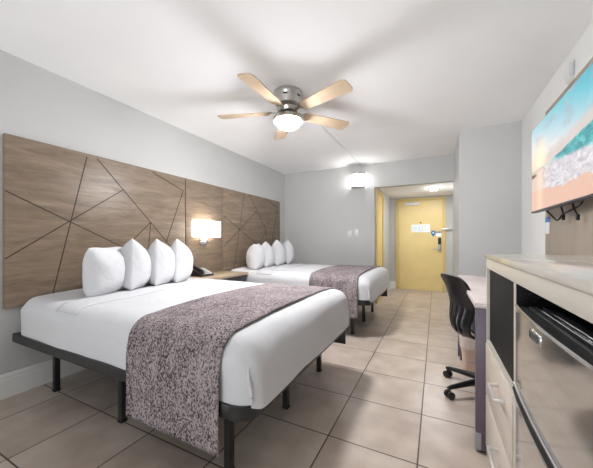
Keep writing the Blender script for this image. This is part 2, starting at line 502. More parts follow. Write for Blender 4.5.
# entry door
bm = bmesh.new()
for a, b_ in (((DX0 - 0.07, 0), (DX0, DZ + 0.05)), ((DX1, 0), (DX1 + 0.07, DZ + 0.05)), ((DX0, DZ), (DX1, DZ + 0.05))):
    box(bm, (a[0], HY1 - 0.025, a[1]), (b_[0], HY1 + 0.06, b_[1]), 0.004)
struct('trim_2', bm, M['yellow_trim'])
door = struct('door_1', B((DX0 + 0.003, HY1 - 0.012, 0.008), (DX1 - 0.003, HY1 + 0.03, DZ - 0.003), 0.003), M['yellow_door'])
FD = HY1 - 0.012
bm = bmesh.new(); box(bm, (-0.63, FD - 0.06, 1.905), (-0.33, FD, 1.965), 0.008)
cl = obj('door_closer', bm, M['white_plastic'], door)
bm = bmesh.new(); box(bm, (-0.56, FD - 0.05, 1.968), (-0.36, FD - 0.03, 1.98), 0.003); box(bm, (-0.40, FD - 0.05, 1.965), (-0.36, FD - 0.03, 1.968))
obj('closer_arm', bm, M['nickel'], cl)
bm = bmesh.new(); cyl(bm, (-0.305, FD - 0.012, 1.512), (-0.305, FD, 1.512), 0.016); obj('peephole', bm, M['dark_print'], door)
lk = obj('card_lock', B((0.035, FD - 0.028, 0.87), (0.10, FD, 1.18), 0.01), M['nickel'], door)
obj('card_reader', B((0.037, FD - 0.045, 1.03), (0.098, FD - 0.028, 1.178), 0.008), M['black_plastic'], lk)
bm = bmesh.new(); cyl(bm, (0.068, FD - 0.065, 0.93), (0.068, FD - 0.028, 0.93), 0.014); box(bm, (-0.07, FD - 0.075, 0.92), (0.078, FD - 0.057, 0.942), 0.006)
obj('lever_handle', bm, M['nickel'], lk)
for z in (0.25, 1.0, 1.78):
    bm = bmesh.new(); cyl(bm, (DX0, FD - 0.008, z), (DX0, FD - 0.008, z + 0.1), 0.008, n=12); obj('hinge', bm, M['nickel'], door)
bm = bmesh.new(); box(bm, (0.10, FD - 0.055, 1.345), (0.31, FD - 0.035, 1.375), 0.005); box(bm, (0.13, FD - 0.036, 1.34), (0.165, FD - 0.013, 1.38), 0.004)
tag(obj('door_guard', bm, M['nickel'], at=(0.2, FD - 0.03, 1.34)), 'small nickel swing bar guard at the right edge of the yellow entry door', 'door guard')
# notice on the door
n_ = thing('door_notice', 'white landscape notice with a pale plan, stuck on the upper yellow entry door', 'sign', (-0.31, FD - 0.002, 1.30))
obj('sheet', B((-0.50, FD - 0.004, 1.30), (-0.12, FD - 0.0005, 1.475)), M['paper'], n_)
bm = bmesh.new()
for a in ((-0.345, 1.33, -0.33, 1.45), (-0.285, 1.34, -0.27, 1.45), (-0.345, 1.33, -0.27, 1.338), (-0.46, 1.40, -0.38, 1.41), (-0.24, 1.43, -0.16, 1.44), (-0.46, 1.37, -0.39, 1.378), (-0.23, 1.36, -0.17, 1.368)):
    box(bm, (a[0], FD - 0.0052, a[1]), (a[2], FD - 0.004, a[3]))
obj('plan', bm, M['pale_blue'], n_)
st = thing('door_sticker', 'blue pin shaped sticker with blue lettering above the door lock', 'sticker', (0.02, FD - 0.002, 1.19))
bm = bmesh.new()
pts = [(-0.055 + 0.048 * math.cos(a), 1.285 + 0.048 * math.sin(a)) for a in [math.radians(-35 + 250 * k / 14) for k in range(15)]] + [(-0.055, 1.19)]
prism(bm, pts, 'y', FD - 0.003, FD - 0.0005); obj('pin', bm, M['blue'], st)
bm = bmesh.new(); cyl(bm, (-0.055, FD - 0.0045, 1.285), (-0.055, FD - 0.003, 1.285), 0.02); obj('pin_dot', bm, M['pale_blue'], st)
bm = bmesh.new()
for i, w in enumerate((0.018, 0.014, 0.02, 0.014, 0.018)):
    box(bm, (0.0 + i * 0.023, FD - 0.003, 1.282), (0.0 + i * 0.023 + w, FD - 0.0005, 1.312))
obj('lettering', bm, M['blue'], st)
obj('backing_card', B((-0.002, FD - 0.002, 1.205), (0.105, FD - 0.0004, 1.272)), M['paper'], st)

# hall ceiling light, sconce on the far wall, switches
hl = thing('hall_ceiling_light', 'bright square light on the white hallway ceiling before the yellow door', 'ceiling light', (-0.04, 5.78, HZ - 0.03))
obj('frame', B((-0.11, 5.60, HZ - 0.012), (0.03, 5.96, HZ), 0.004), M['white_trim'], hl)
obj('diffuser', B((-0.10, 5.61, HZ - 0.018), (0.02, 5.95, HZ - 0.012), 0.002), M['hall_lamp'], hl)

ws = thing('wall_sconce', 'round white glass sconce with nickel bands high on the grey far wall', 'wall lamp', (-1.23, YB - 0.06, 2.03))
bm = bmesh.new(); lathe(bm, [(0.0, 0.0), (0.098, 0.0), (0.1, 0.01), (0.1, 0.205), (0.098, 0.215), (0, 0.215)], (-1.23, YB - 0.02, 2.052), 24, PI, PI)
obj('glass', bm, M['sconce_glass'], ws)
for z in (2.035, 2.265):
    bm = bmesh.new(); lathe(bm, [(0.0, 0.0), (0.118, 0.0), (0.122, 0.006), (0.122, 0.014), (0.118, 0.02), (0.0, 0.02)], (-1.23, YB - 0.02, z), 24, PI, PI)
    for sx_ in (-0.112, 0.112):
        cyl(bm, (-1.23 + sx_, YB - 0.04, z - 0.012), (-1.23 + sx_, YB - 0.04, z + 0.032), 0.01, n=12)
    obj('band', bm, M['nickel'], ws)
obj('back_plate', B((-1.33, YB - 0.02, 2.03), (-1.13, YB, 2.29), 0.004), M['nickel'], ws)
for nm, x, z, tog, lab in (('light_switch', -1.385, 1.235, 1, 'white toggle switch plate on the far wall, left of the pair below the sconce'),
                           ('light_switch', -1.265, 1.255, 0, 'white blank switch plate on the far wall, right of the pair below the sconce')):
    sw = thing(nm, lab, 'light switch', (x, YB - 0.004, z - 0.057), 'switch plates under the far wall sconce')
    obj('plate', B((x - 0.036, YB - 0.008, z - 0.058), (x + 0.036, YB, z + 0.058), 0.003), M['white_plastic'], sw)
    obj('toggle' if tog else 'rocker', B((x - (0.006 if tog else 0.016), YB - (0.022 if tog else 0.011), z - 0.014 * (1 if tog else 2)), (x + (0.006 if tog else 0.016), YB - 0.008, z + 0.014 * (1 if tog else 2)), 0.002), M['white_trim'], sw)

# cable cover on the ceiling between fan and far wall
bm = bmesh.new(); box(bm, (-1.20, 2.42, ZC - 0.012), (-1.18, YB - 0.001, ZC), 0.003)
tag(obj('cable_cover', bm, M['white_trim'], at=(-1.19, 3.6, ZC - 0.012)), 'thin white cable cover running along the ceiling from the fan to the far wall', 'cable cover')

# ------------------------------------------------------------------ ceiling fan
FX, FY = -1.195, 2.225
fan = thing('ceiling_fan', 'brushed nickel ceiling fan with five maple blades and a lit globe', 'ceiling fan', (FX, FY, ZC))
c = (FX, FY, 0)
bm = bmesh.new(); lathe(bm, [(0, 2.44), (0.128, 2.44), (0.132, 2.432), (0.132, 2.405), (0.124, 2.395), (0.12, 2.36), (0.11, 2.325), (0.085, 2.31), (0.0, 2.31)], c, 40)
hous = obj('motor_housing', bm, M['nickel'], fan)
for k in range(6):
    a = k * PI / 3 + 0.3
    bm = bmesh.new(); box(bm, (-0.02, 0.1215, 2.372), (0.02, 0.127, 2.388), 0.003)
    bmesh.ops.rotate(bm, verts=bm.verts, cent=(0, 0, 0), matrix=Matrix.Rotation(a, 3, 'Z')); bmesh.ops.translate(bm, verts=bm.verts, vec=c)
    obj('vent_slot', bm, M['dark_print'], hous)
bm = bmesh.new(); lathe(bm, [(0, 2.312), (0.07, 2.312), (0.095, 2.30), (0.1, 2.285), (0.09, 2.262), (0.06, 2.25), (0.0, 2.25)], c, 36)
obj('flywheel', bm, M['nickel'], fan)
bm = bmesh.new(); lathe(bm, [(0, 2.252), (0.05, 2.252), (0.055, 2.24), (0.1, 2.228), (0.13, 2.215), (0.134, 2.20), (0.134, 2.178), (0.131, 2.178), (0.130, 2.196), (0, 2.196)], c, 36)
obj('light_fitter', bm, M['nickel'], fan)
bm = bmesh.new(); lathe(bm, [(0.0, 2.197), (0.108, 2.197), (0.112, 2.185), (0.106, 2.158), (0.085, 2.132), (0.05, 2.117), (0.0, 2.112)], c, 32)
obj('globe', bm, M['globe'], fan)
for k in range(5):
    a = math.radians(-162 + 72 * k)
    R = Matrix.Translation(c) @ Matrix.Rotation(a, 4, 'Z')
    P_ = Matrix.Translation((0, 0, 2.262)) @ Matrix.Rotation(math.radians(-12), 4, 'X')
    bm = bmesh.new()
    out = []
    r0, r1, w0, w1 = 0.17, 0.655, 0.052, 0.07
    for i in range(9):
        q = math.radians(-90 + 180 * i / 8); out.append((r1 - 0.035 + 0.035 * math.cos(q), (w1 - 0.035) * (1 if math.sin(q) > 0 else -1) * (1 if abs(math.sin(q)) > 1e-6 else 0) + 0.035 * math.sin(q)))
    for i in range(7):
        q = math.radians(90 + 180 * i / 6); out.append((r0 + 0.03 + 0.03 * math.cos(q), w0 * math.sin(q)))
    prism(bm, out, 'z', -0.004, 0.004)
    bmesh.ops.transform(bm, matrix=R @ P_, verts=bm.verts)
    bl = obj('blade', bm, M['maple'], fan, angle=30)
    bm = bmesh.new()
    prism(bm, [(0.07, -0.018), (0.14, -0.016), (0.17, -0.04), (0.25, -0.03), (0.27, 0.0), (0.25, 0.03), (0.17, 0.04), (0.14, 0.016), (0.07, 0.018)], 'z', 0.005, 0.011)
    bmesh.ops.transform(bm, matrix=R @ P_, verts=bm.verts)
    obj('blade_iron', bm, M['nickel'], bl)

# ------------------------------------------------------------------ headboard
HB_X0, HB_X1 = XL + 0.001, XL + 0.04
panels = [('left', 0.836, 2.398, 'large wood headboard panel with dark crossing grooves behind the nearest bed'),
          ('mid', 2.410, 3.055, 'plain narrow wood panel carrying the lit sconce between the two beds'),
          ('right', 3.062, 4.665, 'wood headboard panel with grooves behind the far bed by the corner')]
grooves = {'left': [((1.347, 1.827), (1.101, 0.66)), ((0.834, 1.455), (1.669, 1.04)), ((0.834, 0.981), (1.665, 1.6)), ((1.427, 1.833), (2.214, 1.026)),
                    ((1.946, 1.3), (1.658, 1.025)), ((1.946, 1.3), (1.91, 0.9)), ((1.97, 1.83), (2.361, 1.7)), ((2.369, 1.701), (2.08, 0.95)), ((1.669, 1.04), (1.658, 1.025)), ((1.66, 1.03), (1.45, 0.75))],
           'right': [((3.545, 1.845), (3.289, 0.64)), ((3.07, 1.461), (4.063, 0.967)), ((3.07, 1.02), (3.879, 1.597)), ((3.68, 1.845), (4.171, 1.299)), ((4.171, 1.299), (3.947, 1.0)),
                     ((4.171, 1.299), (4.19, 1.0)), ((4.18, 1.845), (4.563, 1.73)), ((4.563, 1.73), (4.35, 1.0))]}
for key, a, b_, lab in panels:
    p = thing('headboard', lab, 'headboard', (XL + 0.02, (a + b_) / 2, 0.63), 'wood headboard panels along the left wall')
    obj('board', B((HB_X0, a, 0.63), (HB_X1, b_, 1.856), 0.002), M['head_wood'], p)
    for (ya, za), (yb, zb) in grooves.get(key, []):
        ya, yb = min(max(ya, a + 0.002), b_ - 0.002), min(max(yb, a + 0.002), b_ - 0.002)
        d = Vector((0, yb - ya, zb - za)); L = d.length
        if L < 0.06: continue
        ang = math.atan2(zb - za, yb - ya)
        bm = bmesh.new(); box(bm, (-0.0015, 0, -0.0042), (0.0012, L, 0.0042))
        bmesh.ops.rotate(bm, verts=bm.verts, cent=(0, 0, 0), matrix=Matrix.Rotation(ang, 3, 'X'))
        bmesh.ops.translate(bm, verts=bm.verts, vec=(HB_X1, ya, za))
        obj('groove', bm, M['groove'], p, smooth=False)

# sconce on the middle panel
sc = thing('headboard_sconce', 'wide rectangular lit fabric sconce on a nickel arm between the beds', 'wall lamp', (HB_X1, 2.715, 1.05))
SY, SX = 2.685, HB_X1
obj('back_plate', B((SX, SY - 0.06, 1.06), (SX + 0.02, SY + 0.06, 1.15), 0.004), M['chrome'], sc)
bm = bmesh.new(); tube(bm, smooth_path([(SX + 0.02, SY, 1.10), (SX + 0.06, SY, 1.10), (SX + 0.075, SY, 1.12), (SX + 0.075, SY, 1.18)], 5), 0.009)
box(bm, (SX + 0.03, SY - 0.1, 1.085), (SX + 0.045, SY + 0.06, 1.10), 0.004)
obj('arm', bm, M['chrome'], sc)
bm = bmesh.new()
out = [(SX + 0.01, -0.185), (SX + 0.125, -0.185), (SX + 0.13, -0.18), (SX + 0.13, 0.18), (SX + 0.125, 0.185), (SX + 0.01, 0.185)]
A = [bm.verts.new((x, SY + y, 1.155)) for x, y in out]; Q = [bm.verts.new((x, SY + y, 1.36)) for x, y in out]
for k in range(len(out) - 1): bm.faces.new((A[k], A[k + 1], Q[k + 1], Q[k]))
solid(obj('lamp_shade', bm, M['shade'], sc), 0.003)
for y in (-0.09, 0.09):
    bm = bmesh.new(); bmesh.ops.create_uvsphere(bm, u_segments=16, v_segments=10, radius=0.03, matrix=Matrix.Translation((SX + 0.075, SY + y, 1.25)))
    obj('bulb', bm, M['bulb'], sc)
bm = bmesh.new(); box(bm, (SX + 0.07, SY - 0.1, 1.178), (SX + 0.08, SY + 0.1, 1.188)); 
for y in (-0.09, 0.09): cyl(bm, (SX + 0.075, SY + y, 1.185), (SX + 0.075, SY + y, 1.225), 0.015, n=12)
obj('socket_bar', bm, M['chrome'], sc)

# ------------------------------------------------------------------ beds
BX0, BX1, BY0, BY1 = -2.70, -0.65, 0.88, 2.33
ZR0, ZR1 = 0.388, 0.447
MZ = 0.692
def make_bed():
    bed = thing('bed', 'near bed with white sheets on a black metal frame, closest to the camera', 'bed', ((BX0 + BX1) / 2, (BY0 + BY1) / 2, 0), 'two made beds along the left wall')
    # rails: rounded rectangle hoop at the foot
    def corner(cx, cy, r, a0, a1, n=8):
        return [(cx + r * math.cos(math.radians(a0 + (a1 - a0) * i / n)), cy + r * math.sin(math.radians(a0 + (a1 - a0) * i / n))) for i in range(n + 1)]
    def strip(bm, o, i):
        A = [bm.verts.new((*p, ZR0)) for p in o]; A2 = [bm.verts.new((*p, ZR1)) for p in o]
        C_ = [bm.verts.new((*p, ZR0)) for p in i]; C2 = [bm.verts.new((*p, ZR1)) for p in i]
        for k in range(len(o) - 1):
            bm.faces.new((A[k], A[k + 1], A2[k + 1], A2[k])); bm.faces.new((C_[k + 1], C_[k], C2[k], C2[k + 1]))
            bm.faces.new((A2[k], A2[k + 1], C2[k + 1], C2[k])); bm.faces.new((A[k + 1], A[k], C_[k], C_[k + 1]))
        for k in (0, -1): bm.faces.new((A[k], A2[k], C2[k], C_[k]))
    t, r = 0.026, 0.09
    xm = BX1 - r
    bm = bmesh.new()
    strip(bm, [(xm, BY0)] + corner(xm, BY0 + r, r, -90, 0) + corner(xm, BY1 - r, r, 0, 90) + [(xm, BY1)],
              [(xm, BY0 + t)] + corner(xm, BY0 + r, r - t, -90, 0) + corner(xm, BY1 - r, r - t, 0, 90) + [(xm, BY1 - t)])
    bmesh.ops.remove_doubles(bm, verts=bm.verts, dist=1e-5)
    obj('foot_rail', bm, M['black_metal'], bed)
    for ya, yb in ((BY0, BY0 + t), (BY1 - t, BY1)):
        obj('side_rail', B((BX0, ya, ZR0), (xm, yb, ZR1), 0.003), M['black_metal'], bed)
    obj('head_rail', B((BX0, BY0 + t, ZR0), (BX0 + t, BY1 - t, ZR1), 0.003), M['black_metal'], bed)
    obj('platform', B((BX0 + t, BY0 + t, ZR1 - 0.03), (BX1 - t - 0.01, BY1 - t, ZR1 - 0.006)), M['black_metal'], bed)
    for x in (-2.51, -1.72, -0.89):
        for y in (1.06, 1.63, 2.215):
            bm = bmesh.new(); box(bm, (x - 0.018, y - 0.018, 0.012), (x + 0.018, y + 0.018, ZR1 - 0.03), 0.004)
            lg = obj('leg', bm, M['black_metal'], bed)
            obj('leg_cap', B((x - 0.02, y - 0.02, 0.0), (x + 0.02, y + 0.02, 0.014), 0.003), M['black_rubber'], lg)
    obj('headboard_bracket', B((-0.85, BY1 - 0.075, 0.25), (-0.672, BY1 - 0.065, ZR0 + 0.01), 0.002), M['black_metal'], bed)
    # mattress and sheets
    zb = ZR1 - 0.006
    lo, hi = (BX0 + 0.02, BY0 + 0.014, zb - 0.10), (BX1 - 0.008, BY1 - 0.014, MZ)
    mt = obj('mattress', rslab(lo, hi, 0.10, 0.05, 0, 0.022, 0.004, 1.3, lambda c_, a, s_: c_[2] > zb), M['linen'], bed, angle=80)
    def drape(bm):
        # the sheet bulges over the foot rail and hangs a little lower there
        for v in bm.verts:
            q = min(1, max(0, (v.co.x - (hi[0] - 0.12)) / 0.12))
            h = 1 - min(1, max(0, (v.co.z - zb) / (hi[2] - zb)))
            v.co.x += 0.020 * q * (0.4 + 0.6 * h)
            v.co.z -= 0.022 * max(0, (q - 0.75) / 0.25) * h
        return bm
    k1 = lambda c_, a, s_: (c_[0] > -2.66) and c_[2] > zb and not (a == 2 and s_ == 0)
    ts = obj('top_sheet', drape(rslab(lo, hi, 0.10, 0.035, 0.005, 0.022, 0.008, 4.1, k1)), M['linen'], bed, angle=80)
    k2 = lambda c_, a, s_: (-2.16 < c_[0] < -1.93) and c_[2] > MZ - 0.012
    cf = solid(obj('sheet_cuff', rslab(lo, hi, 0.10, 0.035, 0.0075, 0.022, 0.008, 4.1, k2), M['linen'], ts, angle=80), 0.006)
    bm = bmesh.new()
    pts = []
    for i in range(13):
        q = i / 12; pts.append((hi[0] - 0.014 + 0.012 * (1 - q) + 0.003 * math.sin(q * 5), lo[1] + 0.024 + 0.003 * math.sin(q * 7), zb + 0.01 + (hi[2] - zb - 0.11) * q))
    tube(bm, pts, [0.004 + 0.005 * math.sin(PI * i / 12) for i in range(13)], 8)
    obj('corner_fold', bm, M['linen'], ts)
    return bed
bed = make_bed()
DB = 2.22
bed2 = dup(bed, bed.location + Vector((0, DB, 0)), 'far bed with white sheets, between the nightstand and the far wall')

def make_runner():
    rx0, rx1 = -1.372, -0.782
    ya, yb = BY0 - 0.014, BY1 + 0.014
    r = 0.115; zt = MZ + 0.019
    path = [(ya, 0.240 + (ZR1 - 0.24 + 0.12) * i / 14) for i in range(14)]
    zs = path[-1][1]
    path += [(ya + 0.004, zs + (zt - r - zs) * i / 3) for i in range(1, 3)]
    path += [(ya + 0.008 + r - r * math.cos(q), zt - r + r * math.sin(q)) for q in [PI / 2 * i / 8 for i in range(9)]]
    n = 34
    y2, y3 = ya + 0.008 + r, yb - 0.008 - r
    path += [(y2 + (y3 - y2) * i / n, zt + 0.023 * (1 - (2 * i / n - 1) ** 2)) for i in range(1, n)]
    path += [(yb - 0.008 - r + r * math.sin(q), zt - r + r * math.cos(q)) for q in [PI / 2 * i / 8 for i in range(9)]]
    path += [(yb, zt - r - (zt - r - 0.24) * i / 10) for i in range(1, 11)]
    bm = bmesh.new(); nx = 28
    g = []
    for j, (y, z) in enumerate(path):
        row = []
        for i in range(nx + 1):
            x = rx0 + (rx1 - rx0) * i / nx
            w = noise.noise(Vector((x * 5, y * 4, z * 4))) * 0.004
            side = z < zt - r
            hang = max(0, (zt - r - z)) * 0.035
            xx = x + (noise.noise(Vector((1.7, y * 2.2, z * 2))) * 0.008)
            row.append(bm.verts.new((xx, y + (-(abs(w) + 0.0) if side and y < 1.5 else abs(w) if side else 0), z + (0 if side else abs(w)))))
        g.append(row)
    for A, Q in zip(g, g[1:]):
        for i in range(nx): bm.faces.new((A[i], A[i + 1], Q[i + 1], Q[i]))
    o = obj('bed_runner', bm, M['runner'], at=((rx0 + rx1) / 2, (ya + yb) / 2, 0.24), angle=80)
    solid(o, 0.007, 0.0)
    tag(o, 'mottled taupe and violet bed runner across the foot of the near bed', 'bed runner', 'runners across the beds')
    return o
rn = make_runner()
rn2 = rn.copy(); COL.objects.link(rn2); rn2.location = rn.location + Vector((0, DB, 0))
rn2['label'] = 'mottled taupe bed runner across the foot of the far bed'

# ------------------------------------------------------------------ pillows
def pillow_mesh(L, H, Tn, seed, dip=0.10, tilt=0.0, soft=0.0):
    bm = bmesh.new(); n = 22
    def pos(a, b, s):
        pinch_a = 1 - 0.10 * (1 - b * b)
        pinch_b = 1 - dip * (1 - a * a) * (1.0 if b > 0 else 0.3)
        x = L / 2 * a * pinch_a; z = H / 2 * b * pinch_b
        prof = max(0.0, (1 - abs(a) ** 2.2)) ** 0.52 * max(0.0, (1 - abs(b) ** 2.3)) ** 0.62
        lower = 1.0 + 0.10 * max(0, -b)
        wr = 1 + 0.10 * noise.noise(Vector((a * 2.2 + seed, b * 2.2, s * 3)))
        y = s * (Tn / 2 * prof * lower * wr + 0.003)
        y += 0.02 * math.sin(a * 1.6 + seed)
        x *= 1 - soft * abs(b) ** 4; z *= 1 - soft * abs(a) ** 4
        ct, st_ = math.cos(tilt), math.sin(tilt)
        return Vector((x * ct - z * st_, y, x * st_ + z * ct))
    for s in (-1, 1):
        g = [[bm.verts.new(pos(2 * i / n - 1, 2 * j / n - 1, s)) for i in range(n + 1)] for j in range(n + 1)]
        for j in range(n):
            for i in range(n): bm.faces.new((g[j][i], g[j][i + 1], g[j + 1][i + 1], g[j + 1][i]))
        if s == -1: g0 = g
        else: g1 = g
    rim = lambda g: [g[0][i] for i in range(n)] + [g[j][n] for j in range(n)] + [g[n][i] for i in range(n, 0, -1)] + [g[j][0] for j in range(n, 0, -1)]
    a, b_ = rim(g0), rim(g1)
    for k in range(len(a)): bm.faces.new((a[k], a[(k + 1) % len(a)], b_[(k + 1) % len(a)], b_[k]))
    # sits on the bed: flatten what would sink into it
    zmin = min(v.co.z for v in bm.verts) + (0.03 if tilt == 0 else 0.055)
    for v in bm.verts: v.co.z = max(v.co.z, zmin) - zmin
    return bm

def pillow(x, y, yaw, L, H, Tn, seed, label, group, lean=0.0, z=MZ + 0.018, tilt=0.0, soft=0.0):
    bm = pillow_mesh(L, H, Tn, seed, 0.10, tilt, soft)
    bmesh.ops.transform(bm, matrix=Matrix.Rotation(yaw, 4, 'Z') @ Matrix.Rotation(lean, 4, 'X'), verts=bm.verts)
    o = obj('pillow', bm, M['pillow'], angle=80)
    md = o.modifiers.new('smooth', 'SUBSURF'); md.levels = 1; md.render_levels = 1
    o.location = (x, y, z)
    tag(o, label, 'pillow', group)
g1 = 'pillows standing on the near bed'
# (front x, front y, yaw of the long axis)
def stand(fx, fy, ang, L, H, Tn, seed, label, group, z=MZ + 0.018, tilt=-0.17, soft=0.03):
    a = math.radians(ang)
    pillow(fx + math.cos(a) * L / 2, fy + math.sin(a) * L / 2, a, L, H, Tn, seed, label, group, z=z, tilt=tilt, soft=soft)
stand(-2.175, 1.07, 110, 0.42, 0.40, 0.25, 0.4, 'broad white pillow at the left end of the near bed, shown almost face on', g1, tilt=0.0, soft=0.10)
stand(-2.10, 1.375, 140, 0.44, 0.42, 0.26, 2.1, 'second white pillow from the left on the near bed, tall pointed corner', g1)
stand(-2.11, 1.600, 137, 0.44, 0.42, 0.25, 3.7, 'third white pillow from the left on the near bed', g1)
stand(-2.13, 1.79, 134, 0.44, 0.42, 0.25, 5.2, 'white pillow at the right end of the near bed, beside the telephone', g1)
g2 = 'pillows standing on the far bed'
stand(-2.25, 3.20, 112, 0.36, 0.40, 0.26, 1.4, 'notched white pillow at the nightstand end of the far bed', g2, tilt=0.0)
stand(-2.23, 3.50, 124, 0.40, 0.40, 0.26, 2.6, 'second white pillow from the nightstand on the far bed', g2)
stand(-2.23, 3.80, 122, 0.40, 0.43, 0.26, 4.2, 'third white pillow from the nightstand on the far bed', g2)
stand(-2.23, 4.10, 120, 0.40, 0.43, 0.26, 6.3, 'white pillow on the far bed nearest the grey far wall', g2)

# ------------------------------------------------------------------ nightstand and phone
ns = thing('nightstand', 'low wood topped nightstand with dark front between the two beds', 'nightstand', (-2.5, 2.72, 0))
obj('top', B((XL + 0.04, 2.345, 0.652), (-2.27, 3.10, 0.685), 0.004), M['night_wood'], ns)
obj('body', B((XL + 0.04, 2.365, 0.05), (-2.29, 3.08, 0.652), 0.004), M['black_metal'], ns)
for z0, z1 in ((0.36, 0.635), (0.07, 0.35)):
    d = obj('drawer', B((-2.29, 2.375, z0), (-2.275, 3.055, z1), 0.003), M['black_metal'], ns)
    obj('drawer_pull', B((-2.275, 2.64, z1 - 0.06), (-2.262, 2.80, z1 - 0.045), 0.003), M['handle'], d)
obj('plinth', B((XL + 0.06, 2.38, 0), (-2.32, 3.05, 0.05)), M['black_metal'], ns)
ph = thing('desk_telephone', 'black desk telephone with silver face on the nightstand behind the last pillow', 'telephone', (-2.53, 2.52, 0.685))
bm = bmesh.new(); prism(bm, [(-2.62, 0.685), (-2.44, 0.685), (-2.44, 0.705), (-2.61, 0.772), (-2.62, 0.772)], 'y', 2.42, 2.62)
obj('base', bm, M['black_plastic'], ph)
bm = bmesh.new(); prism(bm, [(-2.448, 0.709), (-2.60, 0.769), (-2.60, 0.774), (-2.448, 0.714)], 'y', 2.49, 2.612)
fp = obj('face_plate', bm, M['grey_plastic'], ph)
bm = bmesh.new()
for i in range(4):
    for j in range(3):
        x = -2.475 - i * 0.024; z = 0.719 + (-(x) - 2.448) * 0.4 + 0.001
        box(bm, (x - 0.007, 2.52 + j * 0.026, z), (x + 0.007, 2.536 + j * 0.026, z + 0.005), 0.001)
obj('keypad', bm, M['white_plastic'], fp)
bm = bmesh.new(); tube(bm, smooth_path([(-2.45, 2.455, 0.727), (-2.47, 2.455, 0.752), (-2.53, 2.455, 0.772), (-2.59, 2.455, 0.792), (-2.615, 2.455, 0.787)], 5), 0.02, 12)
obj('handset', bm, M['black_plastic'], ph)

# ------------------------------------------------------------------ dresser with refrigerator
DXF, DXB, DY0, DY1 = 0.232, 0.845, 0.52, 1.73
dr = thing('dresser', 'pale whitewashed dresser with black niche and drawers along the right wall', 'dresser', (0.54, 1.12, 0))
obj('top', B((DXF - 0.008, DY0 - 0.005, 1.018), (DXB, DY1 + 0.003, 1.04), 0.003), M['dresser_top'], dr)
obj('fascia', B((DXF, DY0, 0.967), (DXF + 0.03, DY1, 1.018), 0.002), M['dresser_wood'], dr)
bm = bmesh.new()
box(bm, (DXF, DY1 - 0.02, 0.0), (DXB, DY1, 0.967)); box(bm, (DXF, DY0, 0), (DXB, DY0 + 0.02, 0.967)); box(bm, (DXF, 1.138, 0), (DXB, 1.16, 0.967))
box(bm, (DXB - 0.012, DY0 + 0.02, 0.0), (DXB, DY1 - 0.02, 1.016)); box(bm, (DXF, 1.16, 0.588), (DXB, DY1 - 0.02, 0.602)); box(bm, (DXF + 0.03, 1.16, 0), (DXB - 0.012, DY1 - 0.02, 0.05))
obj('carcass', bm, M['dresser_wood'], dr, smooth=False)
bm = bmesh.new()
box(bm, (DXF + 0.002, 1.1345, 0.02), (DXB - 0.012, 1.1375, 0.966)); box(bm, (DXF + 0.0305, DY0 + 0.0205, 0.955), (DXB - 0.012, 1.134, 0.966)); box(bm, (DXB - 0.02, DY0 + 0.0205, 0.02), (DXB - 0.0125, 1.134, 0.955))
obj('bay_lining', bm, M['speckle'], dr, smooth=False)
obj('niche_panel', B((DXF + 0.012, 1.162, 0.604), (DXF + 0.024, DY1 - 0.022, 0.966)), M['speckle'], dr)
for z0, z1, hz in ((0.325, 0.585, 0.512), (0.055, 0.318, 0.247)):
    d = obj('drawer', B((DXF - 0.004, 1.166, z0), (DXF + 0.018, DY1 - 0.006, z1), 0.002), M['drawer_wood'], dr)
    bm = bmesh.new(); box(bm, (DXF - 0.044, 1.262, hz - 0.006), (DXF - 0.034, 1.40, hz + 0.006), 0.002)
    for y in (1.262, 1.39): box(bm, (DXF - 0.036, y, hz - 0.006), (DXF - 0.003, y + 0.010, hz + 0.006), 0.002)
    obj('handle', bm, M['handle'], d)

fr = thing('mini_fridge', 'compact stainless two door fridge set into the pale dresser', 'fridge', (0.52, 0.85, 0))
FY0, FY1 = 0.56, 1.132
obj('body', B((0.30, FY0, 0.015), (0.80, FY1, 0.875), 0.006), M['black_plastic'], fr)
obj('lid', B((0.262, FY0, 0.876), (0.80, FY1, 0.90), 0.006), M['speckle'], fr)
def fdoor(z0, z1):
    bm = bmesh.new(); pts = []
    for i in range(13):
        q = i / 12; y = FY0 + (FY1 - FY0) * q
        pts.append((0.2315 - 0.012 * (1 - (2 * q - 1) ** 2) + 0.0, y))
    prism(bm, pts + [(0.298, FY1), (0.298, FY0)], 'z', z0, z1)
    return bm
d1 = obj('freezer_door', fdoor(0.646, 0.895), M['steel'], fr, angle=30)
d2_ = obj('lower_door', fdoor(0.05, 0.604), M['steel'], fr, angle=30)
def edge(z, off, r, y0=FY0, y1=FY1):
    bm = bmesh.new(); pts = []
    for i in range(17):
        q = (y0 + (y1 - y0) * i / 16 - FY0) / (FY1 - FY0)
        pts.append((0.2315 - 0.012 * (1 - (2 * q - 1) ** 2) + off, y0 + (y1 - y0) * i / 16, z))
    tube(bm, pts, r, 8); return bm
obj('door_edge_trim', edge(0.897, 0.002, 0.004), M['chrome'], d1)
obj('handle_gap', edge(0.625, 0.010, 0.019), M['black_plastic'], fr)
obj('grip_strip', edge(0.644, -0.003, 0.005), M['chrome'], d1)
obj('grip_strip', edge(0.612, -0.004, 0.0022), M['chrome'], d2_)
bm = bmesh.new()
for x in (0.274, 0.290): tube(bm, [(x, 0.58, 0.903), (x, 1.09, 0.903)], 0.003, 8)
tube(bm, [(0.274, 1.09, 0.903), (0.290, 1.09, 0.903)], 0.003, 8)
obj('lid_trim', bm, M['chrome'], fr)
# badge: rounded chrome frame with a dark plate
def badge_bm(y0, y1, z0, z1, x0, x1): return B((x0, y0, z0), (x1, y1, z1), 0.0035, 3)
bd = obj('badge', badge_bm(0.84, 0.922, 0.853, 0.882, 0.2165, 0.232), M['chrome'], d1)
obj('badge_plate', badge_bm(0.852, 0.910, 0.860, 0.875, 0.2155, 0.2172), M['dark_print'], bd)

